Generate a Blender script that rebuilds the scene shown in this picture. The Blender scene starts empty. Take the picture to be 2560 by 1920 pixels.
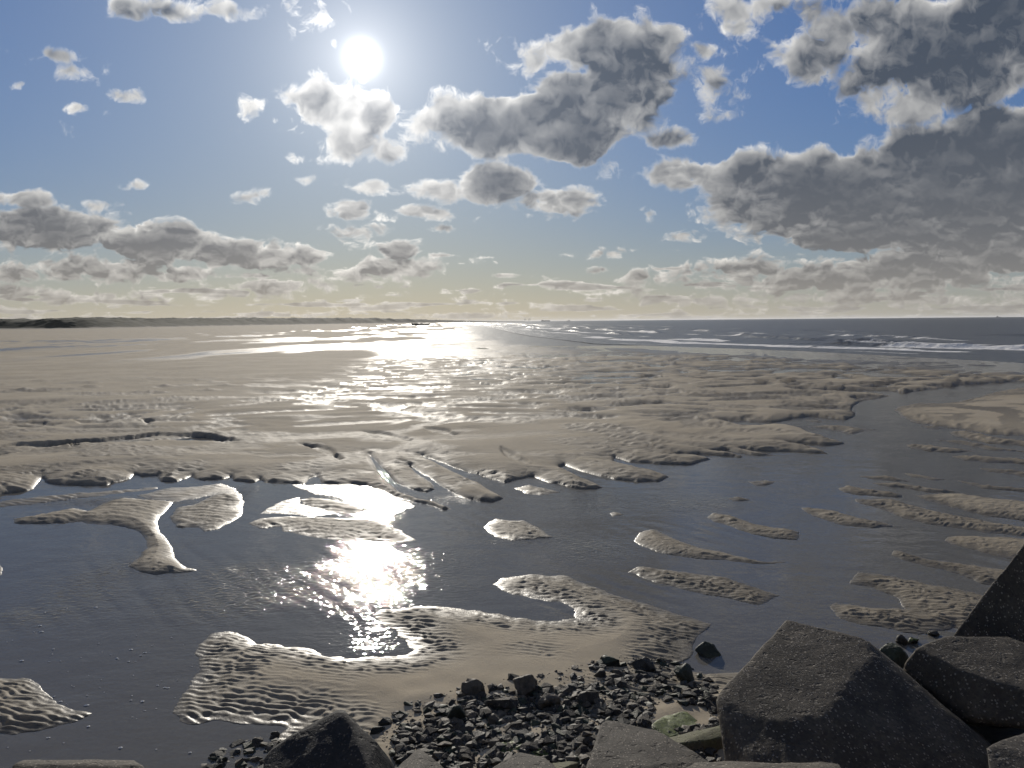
import bpy, bmesh, math, random
import numpy as np
from mathutils import Vector, Matrix

rnd = random.Random(7)
SC = bpy.context.scene
COL = SC.collection

# ------------------------------------------------------------------ camera
F = 1923.0                      # focal length in photo pixels (2560 x 1920)
CAMH = 5.0
PITCH = math.atan(157.0 / F)
ROLL = math.radians(0.5)
cam_d = bpy.data.cameras.new('camera')
cam = bpy.data.objects.new('camera', cam_d)
COL.objects.link(cam)
cam_d.sensor_width = 36.0
cam_d.lens = 36.0 * F / 2560.0
cam_d.clip_start = 0.1
cam_d.clip_end = 80000
CM = Matrix.Rotation(math.pi / 2 - PITCH, 4, 'X') @ Matrix.Rotation(-ROLL, 4, 'Z')
CM.translation = (0, 0, CAMH)
cam.matrix_world = CM
SC.camera = cam
R3 = np.array(CM.to_3x3())


def ray(px, py):
    px = np.asarray(px, float); py = np.asarray(py, float)
    d = np.stack([(px - 1280) / F, -(py - 960) / F, -np.ones_like(px)], -1)
    return d @ R3.T


def ground_pt(px, py, z=0.0):
    d = ray(px, py)
    t = (z - CAMH) / np.minimum(d[..., 2], -1e-5)
    return d[..., 0] * t, d[..., 1] * t


def at(px, py, dist):
    """point on a pixel's ray at forward distance dist"""
    d = ray(px, py)
    t = dist / d[1]
    return Vector((d[0] * t, dist, CAMH + d[2] * t))


# ------------------------------------------------------------------ sun, sky, exposure
sd = ray(905, 145); sd = sd / np.linalg.norm(sd)
SUN_EL = math.asin(sd[2]); SUN_AZ = math.atan2(sd[0], sd[1])
sun_l = bpy.data.lights.new('sun', 'SUN')
sun_l.energy = 4.2
sun_l.angle = math.radians(0.53)
sun_l.color = (1.0, 0.93, 0.82)
sun = bpy.data.objects.new('sun', sun_l)
COL.objects.link(sun)
sun.rotation_euler = Vector(-sd).to_track_quat('-Z', 'Y').to_euler()
sun.location = (0, 0, 60)

SC.render.engine = 'CYCLES'
SC.cycles.use_denoising = True
SC.cycles.use_adaptive_sampling = True
SC.cycles.adaptive_threshold = 0.02
SC.cycles.adaptive_min_samples = 8
SC.cycles.max_bounces = 4
SC.cycles.diffuse_bounces = 2
SC.cycles.glossy_bounces = 3
SC.cycles.transparent_max_bounces = 6
SC.cycles.sample_clamp_indirect = 6
SC.cycles.caustics_reflective = False
SC.cycles.caustics_refractive = False
SC.view_settings.view_transform = 'Standard'
SC.view_settings.look = 'None'
SC.view_settings.exposure = 0.0
SC.view_settings.gamma = 1.0

world = bpy.data.worlds.new('World')
SC.world = world
world.use_nodes = True
NT = world.node_tree
NT.nodes.clear()


class G:
    """small helper for writing node trees"""
    def __init__(s, nt): s.nt = nt

    def n(s, t, **kw):
        nd = s.nt.nodes.new(t)
        for k, v in kw.items(): setattr(nd, k, v)
        return nd

    def put(s, sock, v):
        if isinstance(v, bpy.types.NodeSocket): s.nt.links.new(v, sock)
        elif v is not None: sock.default_value = v

    def m(s, op, a, b=None, c=None, clamp=False):
        nd = s.n('ShaderNodeMath', operation=op, use_clamp=clamp)
        s.put(nd.inputs[0], a); s.put(nd.inputs[1], b); s.put(nd.inputs[2], c)
        return nd.outputs[0]

    def v(s, op, a, b=None, c=None):
        nd = s.n('ShaderNodeVectorMath', operation=op)
        s.put(nd.inputs[0], a); s.put(nd.inputs[1], b); s.put(nd.inputs[2], c)
        return nd.outputs['Value'] if op in ('DOT_PRODUCT', 'LENGTH') else nd.outputs[0]

    def vec(s, x, y, z=0.0):
        nd = s.n('ShaderNodeCombineXYZ')
        s.put(nd.inputs[0], x); s.put(nd.inputs[1], y); s.put(nd.inputs[2], z)
        return nd.outputs[0]

    def sep(s, v):
        nd = s.n('ShaderNodeSeparateXYZ'); s.put(nd.inputs[0], v); return nd.outputs

    def rng(s, v, a, b, c=0.0, d=1.0, kind='SMOOTHSTEP'):
        nd = s.n('ShaderNodeMapRange', interpolation_type=kind)
        s.put(nd.inputs[0], v)
        for k, q in enumerate((a, b, c, d)): s.put(nd.inputs[1 + k], q)
        return nd.outputs[0]

    def noise(s, v, scale, detail=3, rough=0.5, dist=0.0, dim='3D', lac=2.0):
        nd = s.n('ShaderNodeTexNoise', noise_dimensions=dim)
        s.put(nd.inputs['Vector'], v)
        nd.inputs['Scale'].default_value = scale
        nd.inputs['Detail'].default_value = detail
        nd.inputs['Roughness'].default_value = rough
        nd.inputs['Lacunarity'].default_value = lac
        nd.inputs['Distortion'].default_value = dist
        return nd.outputs[0]

    def mix(s, f, a, b, kind='MIX'):
        nd = s.n('ShaderNodeMix', data_type='RGBA', blend_type=kind)
        s.put(nd.inputs['Factor'], f)
        for q, k in ((a, 6), (b, 7)):
            s.put(nd.inputs[k], (*q, 1.0) if isinstance(q, tuple) and len(q) == 3 else q)
        return nd.outputs[2]

    def fmix(s, f, a, b):
        nd = s.n('ShaderNodeMix', data_type='FLOAT')
        s.put(nd.inputs[0], f); s.put(nd.inputs[2], a); s.put(nd.inputs[3], b)
        return nd.outputs[0]

    def ramp(s, f, pts, interp='LINEAR'):
        nd = s.n('ShaderNodeValToRGB')
        cr = nd.color_ramp; cr.interpolation = interp
        while len(cr.elements) < len(pts): cr.elements.new(0.5)
        for e, (p, c) in zip(cr.elements, pts):
            e.position = p; e.color = (*c, 1.0)
        s.put(nd.inputs[0], f)
        return nd.outputs[0]


w = G(NT)
tc = w.n('ShaderNodeTexCoord').outputs['Generated']
dirv = w.v('NORMALIZE', tc)
dx, dy, dz = w.sep(dirv)
sky = w.n('ShaderNodeTexSky', sky_type='NISHITA', sun_disc=False)
sky.sun_elevation = SUN_EL
sky.sun_rotation = SUN_AZ
sky.air_density = 1.0
sky.dust_density = 0.7
sky.ozone_density = 2.2
SKY_STRENGTH = 0.085
# gnomonic coordinates about +Y for the clouds in front, mirrored for the sky behind
ay = w.m('MAXIMUM', w.m('ABSOLUTE', dy), 0.12)
cX = w.m('DIVIDE', dx, ay)
cZ = w.m('MAXIMUM', w.m('DIVIDE', dz, ay), 0.0)
front = w.rng(dy, -0.05, 0.15)
zc = w.m('ADD', cZ, 0.10)
lowz = w.rng(cZ, 0.06, 0.24, 1.0, 0.0)
qa = w.vec(cX, cZ, 0.0)
qb = w.vec(cX, w.m('MULTIPLY', cZ, 1.8), 0.7)


def skyXZ(px, py):
    d = ray(px, py)
    return d[0] / d[1], d[2] / d[1]


# cloud masses: centre and half axes in photo pixels / 1.1573, weight (thickness)
CL = [
    (1300, 92, 180, 62, .95), (1165, 112, 55, 45, .5), (1440, 72, 66, 38, .6), (1270, 210, 150, 75, 1.2),
    (1110, 265, 175, 75, 1.25), (1330, 150, 105, 62, 1.05), (1210, 285, 160, 62, 1.3), (985, 255, 90, 50, .75), (1400, 235, 45, 45, .45),
    (690, 240, 95, 66, .72), (800, 245, 80, 48, .7), (860, 315, 80, 48, .5), (770, 300, 100, 42, .5),
    (560, 228, 52, 26, .3), (640, 322, 42, 22, .32), (905, 262, 68, 32, .5),
    (1060, 400, 85, 46, 1.1), (950, 412, 95, 30, .6), (1190, 432, 95, 38, .75), (820, 402, 75, 22, .4),
    (920, 468, 88, 18, .42), (770, 460, 55, 30, .7), (672, 383, 34, 12, .3), (958, 501, 32, 9, .33),
    (1880, 60, 190, 105, .62), (2060, 100, 250, 150, .95), (1750, 130, 120, 70, .6), (1950, 195, 210, 66, .62),
    (2200, 30, 160, 150, 1.3), (1650, 20, 110, 38, .4), (1490, 376, 105, 42, .75), (1630, 380, 135, 56, .9),
    (1850, 415, 270, 110, 1.2), (2060, 400, 250, 130, 1.5), (2200, 350, 190, 140, 1.6), (1700, 455, 190, 65, .9),
    (1900, 500, 280, 45, 1.2), (1335, 340, 62, 45, .3), (2120, 520, 230, 42, 1.1), (1520, 190, 75, 52, .4),
    (1460, 295, 48, 20, .36), (1548, 240, 50, 14, .28), (1550, 115, 34, 22, .33),
    (315, 25, 80, 24, .36), (470, 24, 82, 26, .34), (672, 30, 62, 42, .5), (120, 130, 62, 28, .34), (172, 165, 48, 32, .36),
    (275, 200, 28, 14, .27), (188, 240, 48, 12, .28), (40, 190, 18, 10, .26), (265, 403, 36, 12, .35), (540, 430, 40, 18, .38),
    (40, 432, 62, 28, .7), (210, 440, 42, 12, .27), (110, 495, 160, 48, 1.2), (350, 522, 140, 46, 1.2),
    (520, 548, 125, 36, 1.05), (640, 555, 70, 28, .7), (210, 580, 190, 30, .7), (50, 590, 75, 20, .6), (380, 588, 100, 18, .75),
    (770, 512, 75, 22, .5), (840, 580, 125, 30, .7), (868, 548, 52, 24, .95), (650, 590, 80, 20, .5), (590, 622, 120, 26, .65),
    (200, 642, 170, 16, .6), (60, 632, 100, 18, .6),
    (1480, 521, 42, 11, .36), (1230, 541, 24, 10, .33), (1330, 545, 38, 10, .32), (1300, 582, 30, 8, .33), (1390, 476, 20, 16, .28),
    (1370, 602, 48, 20, .45), (1500, 585, 75, 28, .5), (1620, 590, 140, 34, .65), (1780, 600, 200, 38, .8), (1980, 580, 260, 48, .95), (2140, 560, 140, 48, 1.0),
    (1900, 640, 300, 24, .6), (1500, 645, 160, 14, .45),
]
bv = w.vec(cX, cZ, 0.0)
warp = w.n('ShaderNodeTexNoise', noise_dimensions='2D')
w.put(warp.inputs['Vector'], qa)
warp.inputs['Scale'].default_value = 9.0; warp.inputs['Detail'].default_value = 2.0
wv = w.v('SUBTRACT', warp.outputs['Color'], (0.5, 0.5, 0.5))
wv = w.v('MULTIPLY', wv, w.vec(w.m('MULTIPLY', zc, 0.20), w.m('MULTIPLY', zc, 0.14), 0.0))
bv = w.v('ADD', bv, wv)
sX, sZ = float(sd[0] / sd[1]), float(sd[2] / sd[1])
tosun = w.v('NORMALIZE', w.v('SUBTRACT', (sX, sZ + 0.25, 0.0), bv))
bvs = w.v('MULTIPLY_ADD', tosun, w.vec(w.m('MULTIPLY', zc, 0.085), w.m('MULTIPLY', zc, 0.085), 0.0), bv)
MASS = []
for cx, cy, rx, ry, wt in CL:
    s_ = 1.1573
    X0, Z0 = skyXZ(cx * s_, cy * s_)
    X1, _ = skyXZ((cx + rx) * s_, cy * s_); _, Z1 = skyXZ(cx * s_, (cy - ry) * s_)
    k = 1.14
    wt = wt + 0.12 if wt < 0.5 else wt
    ax, az = 1 / (k * (X1 - X0)), 1 / (k * (Z1 - Z0))
    MASS.append(((ax, az, 0.0), (-X0 * ax, -Z0 * az, 0.0), wt))


def masses(v, lst):
    bl = None
    for sc_, of_, wt in lst:
        p = w.v('MULTIPLY_ADD', v, sc_, of_)
        t = w.m('MULTIPLY_ADD', w.v('DOT_PRODUCT', p, p), -wt, wt)
        bl = t if bl is None else w.m('SMOOTH_MAX', bl, t, 0.14)
    return bl


bl = w.m('MAXIMUM', masses(bv, MASS), -0.6)
bl = w.fmix(front, -0.25, bl)
bls = w.m('MAXIMUM', masses(bvs, [m_ for m_ in MASS if m_[2] > 0.45]), 0.0)
# low rows of small cumulus near the horizon, and the same scattered cover elsewhere
rows = w.noise(w.vec(w.m('MULTIPLY', cX, 3.2), w.m('MULTIPLY', w.m('LOGARITHM', zc, math.e), 5.5), 3.0), 2.2, 2, 0.5, 0.0, '2D')
rowm = w.rng(cZ, 0.02, 0.13, 1.0, 0.0)
rowt = w.m('MULTIPLY', w.m('SUBTRACT', rows, w.fmix(w.m('MAXIMUM', w.rng(cZ, 0.55, 0.85), w.m('SUBTRACT', 1.0, front)), w.fmix(rowm, 0.85, 0.47), 0.50)), 4.0)
base = w.m('MAXIMUM', bl, w.m('MINIMUM', rowt, 0.8))


def billow(v, sc):
    vo = w.n('ShaderNodeTexVoronoi', feature='F1', voronoi_dimensions='2D')
    w.put(vo.inputs['Vector'], v)
    vo.inputs['Scale'].default_value = sc
    return vo.outputs['Distance']


wisp = w.n('ShaderNodeTexNoise', noise_dimensions='2D')
w.put(wisp.inputs['Vector'], qa); wisp.inputs['Scale'].default_value = 30.0; wisp.inputs['Detail'].default_value = 2.0
wsp = w.v('MULTIPLY_ADD', wisp.outputs['Color'], (0.03, 0.022, 0.0), (-0.015, -0.011, 0.0))
qa = w.v('ADD', qa, wsp)
qb = w.v('ADD', qb, wsp)
f1 = w.fmix(lowz, w.noise(qa, 13.0, 7, 0.66, 0.0, '2D'), w.noise(qb, 24.0, 6, 0.66, 0.0, '2D'))
vb = w.fmix(lowz, billow(qa, 22.0), billow(qb, 60.0))
f2 = w.fmix(lowz, w.noise(w.v('ADD', qa, (-0.004, 0.014, 0.0)), 13.0, 3, 0.58, 0.0, '2D'), w.noise(w.v('ADD', qb, (-0.002, 0.012, 0.0)), 24.0, 3, 0.58, 0.0, '2D'))
bsat = w.m('MINIMUM', base, 1.0)
small = w.rng(base, 0.15, 0.75, 1.0, 0.0)
D = w.m('ADD', bsat, w.m('MULTIPLY', w.m('MULTIPLY_ADD', f1, 2.3, -1.19), w.m('MULTIPLY_ADD', small, 0.55, 1.0)))
D = w.m('ADD', D, w.m('MULTIPLY_ADD', vb, -0.55, 0.24))
alpha = w.rng(D, 0.0, w.fmix(small, 0.22, 0.75))
emb = w.m('SUBTRACT', f1, f2)
thk = w.m('MULTIPLY_ADD', base, 0.85, w.m('MULTIPLY', w.m('SUBTRACT', D, bsat), 0.42))
thick = w.rng(w.m('MINIMUM', D, thk), 0.10, 1.0, 0.0, 1.0, 'LINEAR')
cosang = w.v('DOT_PRODUCT', dirv, tuple(float(a) for a in sd))
ang = w.m('ARCCOSINE', w.m('MINIMUM', cosang, 0.999999))
prox = w.m('POWER', math.e, w.m('MULTIPLY', ang, -4.2))
lit = w.m('POWER', math.e, w.m('MULTIPLY_ADD', thick, -2.6, w.m('MULTIPLY', bls, w.m('MULTIPLY_ADD', w.m('MINIMUM', w.m('MULTIPLY', prox, 1.5), 1.0), 1.2, -1.5))))
lit = w.m('MULTIPLY_ADD', w.rng(D, 0.05, 0.45, 1.0, 0.0), 0.22, lit)
lit = w.m('ADD', w.m('MULTIPLY', lit, 0.95), w.m('MULTIPLY', emb, w.fmix(thick, 2.8, 0.35)))
lit = w.m('MAXIMUM', w.m('MINIMUM', lit, 1.1), 0.0)
brt = w.m('MULTIPLY_ADD', prox, 1.2, 0.92)
lc = w.mix(lit, (0.080, 0.102, 0.140), (1.05, 1.03, 0.99))
lcs = w.v('SCALE', lc, None); lcn = lcs.node
w.put(lcn.inputs['Scale'], brt)
# sky colour
skl = w.v('DOT_PRODUCT', sky.outputs[0], (0.2, 0.6, 0.2))
skl = w.m('MULTIPLY', skl, SKY_STRENGTH)
skc = w.v('SCALE', sky.outputs[0], None); w.put(skc.node.inputs['Scale'], w.m('DIVIDE', SKY_STRENGTH, w.m('MULTIPLY_ADD', skl, 1.5, 1.0)))
skc = w.v('MULTIPLY', skc, (0.67, 0.95, 1.44))
col = w.mix(w.m('MULTIPLY', alpha, 0.97), skc, lcs)
# thin pale air over the far clouds at the horizon
hz = w.m('POWER', math.e, w.m('MULTIPLY', w.m('MAXIMUM', dz, 0.0), -13.0))
hcol = w.mix(w.m('POWER', math.e, w.m('MULTIPLY', ang, -1.6)), (0.46, 0.45, 0.43), (0.90, 0.75, 0.54))
col = w.mix(w.m('MULTIPLY', hz, 0.72), col, hcol)
# sun disc and its aureole
disc = w.m('MULTIPLY', w.m('POWER', math.e, w.m('MULTIPLY', w.m('MULTIPLY', ang, ang), -1.0 / math.radians(0.85) ** 2)), 2.8)
aur = w.m('ADD', w.m('MULTIPLY', w.m('POWER', math.e, w.m('MULTIPLY', ang, -19.0)), 0.80),
          w.m('MULTIPLY', w.m('POWER', math.e, w.m('MULTIPLY', ang, -7.0)), 0.20))
glow = w.v('SCALE', (1.0, 0.97, 0.92), None); w.put(glow.node.inputs['Scale'], w.m('ADD', disc, aur))
col = w.v('ADD', col, glow)
bg = w.n('ShaderNodeBackground'); w.put(bg.inputs[0], col); bg.inputs[1].default_value = 0.80
wo = w.n('ShaderNodeOutputWorld'); NT.links.new(bg.outputs[0], wo.inputs[0])
world.cycles.sampling_method = 'NONE'


# ------------------------------------------------------------------ helpers
def material(name):
    mt = bpy.data.materials.new(name); mt.use_nodes = True
    nt = mt.node_tree; g = G(nt)
    b = nt.nodes['Principled BSDF']
    return mt, g, b, nt.nodes['Material Output']


def mesh_from(name, verts, faces=None, quads=None):
    me = bpy.data.meshes.new(name)
    if quads is not None:
        nv, nf = len(verts), len(quads)
        me.vertices.add(nv); me.vertices.foreach_set('co', np.ascontiguousarray(verts, np.float32).ravel())
        me.loops.add(nf * 4); me.loops.foreach_set('vertex_index', np.ascontiguousarray(quads, np.int32).ravel())
        me.polygons.add(nf)
        me.polygons.foreach_set('loop_start', np.arange(0, nf * 4, 4, dtype=np.int32))
        me.polygons.foreach_set('loop_total', np.full(nf, 4, np.int32))
        me.polygons.foreach_set('use_smooth', np.ones(nf, bool))
        me.update(calc_edges=True)
    else:
        me.from_pydata([tuple(v) for v in verts], [], faces); me.update()
    return me


def link(name, me, mat=None, parent=None, loc=None):
    o = bpy.data.objects.new(name, me); COL.objects.link(o)
    if mat is not None and me is not None and not me.materials: me.materials.append(mat)
    if parent is not None: o.parent = parent
    if loc is not None: o.location = loc
    return o


def tag(o, label=None, cat=None, group=None, kind=None):
    if label: o['label'] = label
    if cat: o['category'] = cat
    if group: o['group'] = group
    if kind: o['kind'] = kind
    return o


def grid_quads(nr, nc):
    i = np.arange(nr - 1)[:, None] * nc + np.arange(nc - 1)[None, :]
    return np.stack([i, i + 1, i + nc + 1, i + nc], -1).reshape(-1, 4)


def attr(me, name, val):
    a = me.attributes.new(name, 'FLOAT', 'POINT')
    a.data.foreach_set('value', np.ascontiguousarray(val, np.float32).ravel())


_P = np.random.RandomState(3).permutation(256)
_P = np.concatenate([_P, _P])
_A = np.random.RandomState(5).rand(256) * 2 * np.pi
_GX, _GY = np.cos(_A), np.sin(_A)


_GX = _GX.astype(np.float32); _GY = _GY.astype(np.float32); _P = _P.astype(np.int32)


def pn(x, y, seed=0):
    x = np.asarray(x + seed * 17.31); y = np.asarray(y + seed * 9.77)
    xf0 = np.floor(x); yf0 = np.floor(y)
    xi = xf0.astype(np.int32) & 255; yi = yf0.astype(np.int32) & 255
    xf = (x - xf0).astype(np.float32); yf = (y - yf0).astype(np.float32)
    u = xf * xf * (3 - 2 * xf); v = yf * yf * (3 - 2 * yf)
    xj = (xi + 1) & 255; yj = (yi + 1) & 255
    pa = _P[xi]; pb = _P[xj]

    def gr(h, fx, fy):
        return _GX[h] * fx + _GY[h] * fy
    n00 = gr(_P[pa + yi], xf, yf); n10 = gr(_P[pb + yi], xf - 1, yf)
    n01 = gr(_P[pa + yj], xf, yf - 1); n11 = gr(_P[pb + yj], xf - 1, yf - 1)
    a = n00 + u * (n10 - n00); b = n01 + u * (n11 - n01)
    return (a + v * (b - a)) * 1.5


def fbm(x, y, o=4, seed=0, g=0.5):
    s = 0; a = 1.0; t = 0
    for k in range(o):
        s = s + a * pn(x * 2 ** k, y * 2 ** k, seed + k); t += a; a *= g
    return s / t


def sst(x, a, b):
    t = np.clip((x - a) / (b - a), 0, 1)
    return t * t * (3 - 2 * t)


def sdf(x, y, poly, far=4.0):
    """signed distance (m) to a polygon, positive inside; clipped to -far outside its box"""
    px, py = [float(v) for v in poly[:, 0]], [float(v) for v in poly[:, 1]]
    out = np.full(x.shape, -far)
    msk = (x > min(px) - far) & (x < max(px) + far) & (y > min(py) - far) & (y < max(py) + far)
    if not msk.any(): return out
    X = x[msk].astype(np.float32); Y = y[msk].astype(np.float32)
    d = np.full(X.shape, far * far, np.float32); ins = np.zeros(X.shape, bool)
    n = len(px)
    for i in range(n):
        ax, ay_, bx, by = px[i], py[i], px[(i + 1) % n], py[(i + 1) % n]
        ex, ey = bx - ax, by - ay_
        c = np.flatnonzero((ay_ > Y) != (by > Y))
        if len(c): ins[c] ^= X[c] < ex * (Y[c] - ay_) / ey + ax
        k = np.flatnonzero((X > min(ax, bx) - far) & (X < max(ax, bx) + far) & (Y > min(ay_, by) - far) & (Y < max(ay_, by) + far))
        if not len(k): continue
        Xk = X[k] - np.float32(ax); Yk = Y[k] - np.float32(ay_)
        t = np.clip((Xk * np.float32(ex) + Yk * np.float32(ey)) * np.float32(1 / (ex * ex + ey * ey + 1e-12)), 0, 1)
        d[k] = np.minimum(d[k], (Xk - t * np.float32(ex)) ** 2 + (Yk - t * np.float32(ey)) ** 2)
    d = np.sqrt(d)
    out[msk] = np.where(ins, d, -d)
    return out


def wpoly(pts):
    a = np.array(pts, float)
    X, Y = ground_pt(a[:, 0], a[:, 1])
    return np.stack([X, Y], -1)


# ------------------------------------------------------------------ the sand flat
SHORE = np.array([(74, 20), (66, 60), (57, 85), (46, 122), (35, 140), (20, 165), (8, 260), (1, 356), (-17, 663), (-203, 2600), (-520, 6000), (-900, 12000), (-1500, 40000)], float)


def xs(y): return np.interp(y, SHORE[:, 1], SHORE[:, 0])


NORTH = wpoly([(-900, 1300), (-300, 1262), (0, 1238), (75, 1226), (93, 1220), (113, 1193), (122, 1205), (165, 1213), (265, 1213), (330, 1197), (338, 1186),
    (352, 1190), (400, 1190), (405, 1205), (457, 1203), (477, 1188), (483, 1196), (503, 1200), (555, 1200), (573, 1193), (580, 1203), (642, 1204),
    (650, 1196), (665, 1206), (757, 1212), (770, 1195), (790, 1190), (800, 1206), (915, 1214), (950, 1225), (1000, 1245), (1060, 1262), (1100, 1275), (1128, 1274),
    (1090, 1262), (1040, 1248), (1000, 1228), (965, 1200), (945, 1178), (930, 1150), (926, 1138), (936, 1148), (960, 1175), (985, 1200), (1030, 1225), (1060, 1232), (1078, 1226),
    (1070, 1210), (1045, 1190), (1020, 1165), (1028, 1166), (1050, 1186), (1100, 1218), (1150, 1240), (1200, 1254), (1240, 1255), (1268, 1245),
    (1230, 1225), (1180, 1200), (1130, 1180), (1060, 1150), (1048, 1142), (1070, 1148), (1140, 1170), (1200, 1188), (1270, 1206), (1332, 1191), (1367, 1206), (1430, 1220), (1471, 1223), (1514, 1217),
    (1471, 1200), (1425, 1180), (1396, 1171), (1413, 1165), (1471, 1182), (1535, 1197), (1604, 1206), (1650, 1203), (1671, 1191), (1650, 1182), (1604, 1171), (1558, 1159), (1535, 1153),
    (1535, 1142), (1581, 1156), (1639, 1159), (1720, 1162), (1778, 1148), (1737, 1139), (1690, 1136), (1743, 1136), (1812, 1142), (1870, 1145), (1835, 1136), (1784, 1130),
    (1820, 1128), (1880, 1137), (1934, 1139), (1859, 1125), (1945, 1130), (2067, 1133), (2032, 1119), (1963, 1110), (2060, 1112), (2113, 1107), (2084, 1101), (2032, 1084), (2003, 1072), (1934, 1061),
    (1870, 1066), (1800, 1052), (1860, 1054), (1940, 1056), (1990, 1047), (2032, 1041), (2113, 1048), (2142, 1041), (2145, 1032), (2131, 1026), (2136, 1015), (2165, 1003), (2217, 991), (2180, 984), (2100, 982), (2032, 978),
    (2060, 972), (2150, 976), (2230, 978), (2264, 983), (2320, 975), (2380, 965), (2495, 957), (2560, 953), (2800, 940), (3300, 925), (3300, 850), (-1500, 850)])
ISL = []   # (polygon, height, edge width, ripple amount)


def isl(pts, H=0.10, wd=0.35, rip=1.0): ISL.append((wpoly(pts), H, wd, rip))


BIGS = [(434, 1788), (463, 1736), (492, 1690), (492, 1609), (527, 1585), (590, 1583), (648, 1603), (741, 1620), (833, 1638), (926, 1641), (1007, 1638), (1030, 1626), (1007, 1591),
    (961, 1562), (932, 1539), (949, 1525), (1042, 1516), (1157, 1522), (1273, 1539), (1389, 1553), (1452, 1548), (1423, 1516), (1331, 1493), (1261, 1476), (1238, 1460), (1261, 1444), (1331, 1433),
    (1423, 1444), (1539, 1481), (1655, 1522), (1782, 1562), (1736, 1597), (1713, 1640), (1690, 1668), (1760, 1690), (1850, 1690), (2000, 1700), (2100, 2300), (600, 2300), (620, 1960), (690, 1850), (730, 1822), (690, 1815), (625, 1811), (520, 1805), (451, 1805)]
isl(BIGS, 0.17, 0.75, 1.0)
isl([(-400, 1690), (0, 1695), (87, 1695), (100, 1705), (150, 1750), (231, 1785), (185, 1805), (100, 1825), (0, 1840), (-400, 1860)], 0.10, 0.3, 1.0)
isl([(-30, 1395), (0, 1405), (8, 1420), (8, 1435), (-30, 1455)], 0.08, 0.2, .5)
isl([(38, 1296), (64, 1293), (133, 1281), (185, 1270), (220, 1278), (255, 1258), (315, 1244), (370, 1249), (440, 1255), (431, 1267), (414, 1284), (399, 1304), (411, 1336), (434, 1362), (446, 1394), (489, 1423), (440, 1435),
     (394, 1436), (347, 1429), (324, 1414), (347, 1394), (370, 1371), (370, 1345), (341, 1325), (307, 1317), (249, 1310), (197, 1304), (127, 1308), (41, 1308)], 0.15, 0.28, .8)
isl([(347, 1238), (434, 1218), (550, 1210), (590, 1223), (596, 1235), (538, 1238), (492, 1244), (440, 1255), (370, 1248)], 0.035, 0.4, .35)
isl([(428, 1296), (451, 1267), (492, 1255), (538, 1235), (602, 1235), (611, 1255), (605, 1290), (579, 1307), (538, 1325), (509, 1328), (489, 1316), (451, 1316)], 0.12, 0.4, 1.0)
isl([(648, 1281), (694, 1258), (747, 1244), (752, 1261), (810, 1273), (839, 1284), (781, 1293), (712, 1287)], 0.03, 0.5, .4)
isl([(747, 1249), (775, 1244), (839, 1249), (885, 1258), (914, 1275), (891, 1284), (839, 1283), (799, 1273), (752, 1261)], 0.10, 0.3, 1.0)
isl([(622, 1307), (654, 1293), (752, 1293), (868, 1293), (949, 1302), (1007, 1325), (1039, 1351), (1007, 1356), (926, 1354), (839, 1351), (770, 1342), (712, 1330), (706, 1319), (648, 1319)], 0.10, 0.35, 1.1)
isl([(723, 1212), (868, 1210), (960, 1225), (1040, 1265), (984, 1290), (926, 1280), (850, 1245), (780, 1235)], 0.02, 0.5, .45)
isl([(-60, 1275), (-60, 1262), (100, 1240), (250, 1228), (400, 1217), (400, 1222), (250, 1240), (120, 1255)], 0.025, 0.25, .6)
isl([(1212, 1319), (1244, 1296), (1319, 1302), (1348, 1319), (1377, 1342), (1296, 1352), (1244, 1342)], 0.09, 0.3, 1.1)
isl([(1766, 1293), (1783, 1283), (1836, 1293), (1917, 1316), (1998, 1332), (1992, 1354), (1934, 1348), (1859, 1328), (1789, 1307)], 0.10, 0.28, 1.1)
isl([(1592, 1354), (1604, 1333), (1639, 1322), (1674, 1342), (1743, 1368), (1830, 1388), (1905, 1403), (1963, 1409), (1911, 1410), (1830, 1406), (1743, 1397), (1662, 1385), (1616, 1368)], 0.12, 0.3, 1.0)
isl([(1572, 1432), (1604, 1417), (1674, 1423), (1743, 1435), (1830, 1449), (1893, 1469), (1945, 1492), (1893, 1513), (1836, 1501), (1789, 1495), (1714, 1475), (1639, 1455), (1598, 1440)], 0.09, 0.3, 1.3)
isl([(1873, 1204), (1908, 1199), (1936, 1205), (1925, 1212), (1890, 1214)], 0.07, 0.3, 1.0)
isl([(1818, 1250), (1848, 1242), (1882, 1250), (1865, 1255), (1836, 1255)], 0.05, 0.3, 1.0)
isl([(1521, 1280), (1540, 1277), (1568, 1287), (1529, 1290)], 0.05, 0.2, .3)
isl([(1294, 1220), (1326, 1211), (1367, 1222), (1396, 1232), (1349, 1237), (1315, 1233)], 0.08, 0.3, 1.0)
isl([(2000, 1270), (2050, 1270), (2090, 1275), (2148, 1293), (2238, 1318), (2183, 1322), (2131, 1316), (2079, 1304), (2032, 1290)], 0.11, 0.3, 1.1)
isl([(2015, 1051), (2040, 1049), (2061, 1054), (2040, 1058)], 0.06, 0.4, .6)
isl([(2067, 1061), (2119, 1064), (2183, 1075), (2136, 1087), (2084, 1075), (2015, 1067)], 0.10, 0.4, 1.0)
isl([(2229, 1026), (2240, 1019), (2299, 1009), (2380, 1006), (2437, 994), (2560, 968), (3000, 940), (3000, 1110), (2560, 1092), (2460, 1084), (2380, 1072), (2310, 1061), (2252, 1044)], 0.24, 1.2, .8)
isl([(2301, 1065), (2340, 1064), (2362, 1070), (2330, 1073)], 0.06, 0.3, .8)
isl([(2362, 1078), (2426, 1080), (2495, 1094), (2560, 1103), (2800, 1130), (2800, 1145), (2560, 1115), (2466, 1108), (2380, 1090)], 0.10, 0.3, .9)
isl([(2267, 1112), (2322, 1114), (2408, 1123), (2437, 1130), (2380, 1132), (2299, 1126)], 0.10, 0.3, .9)
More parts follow.
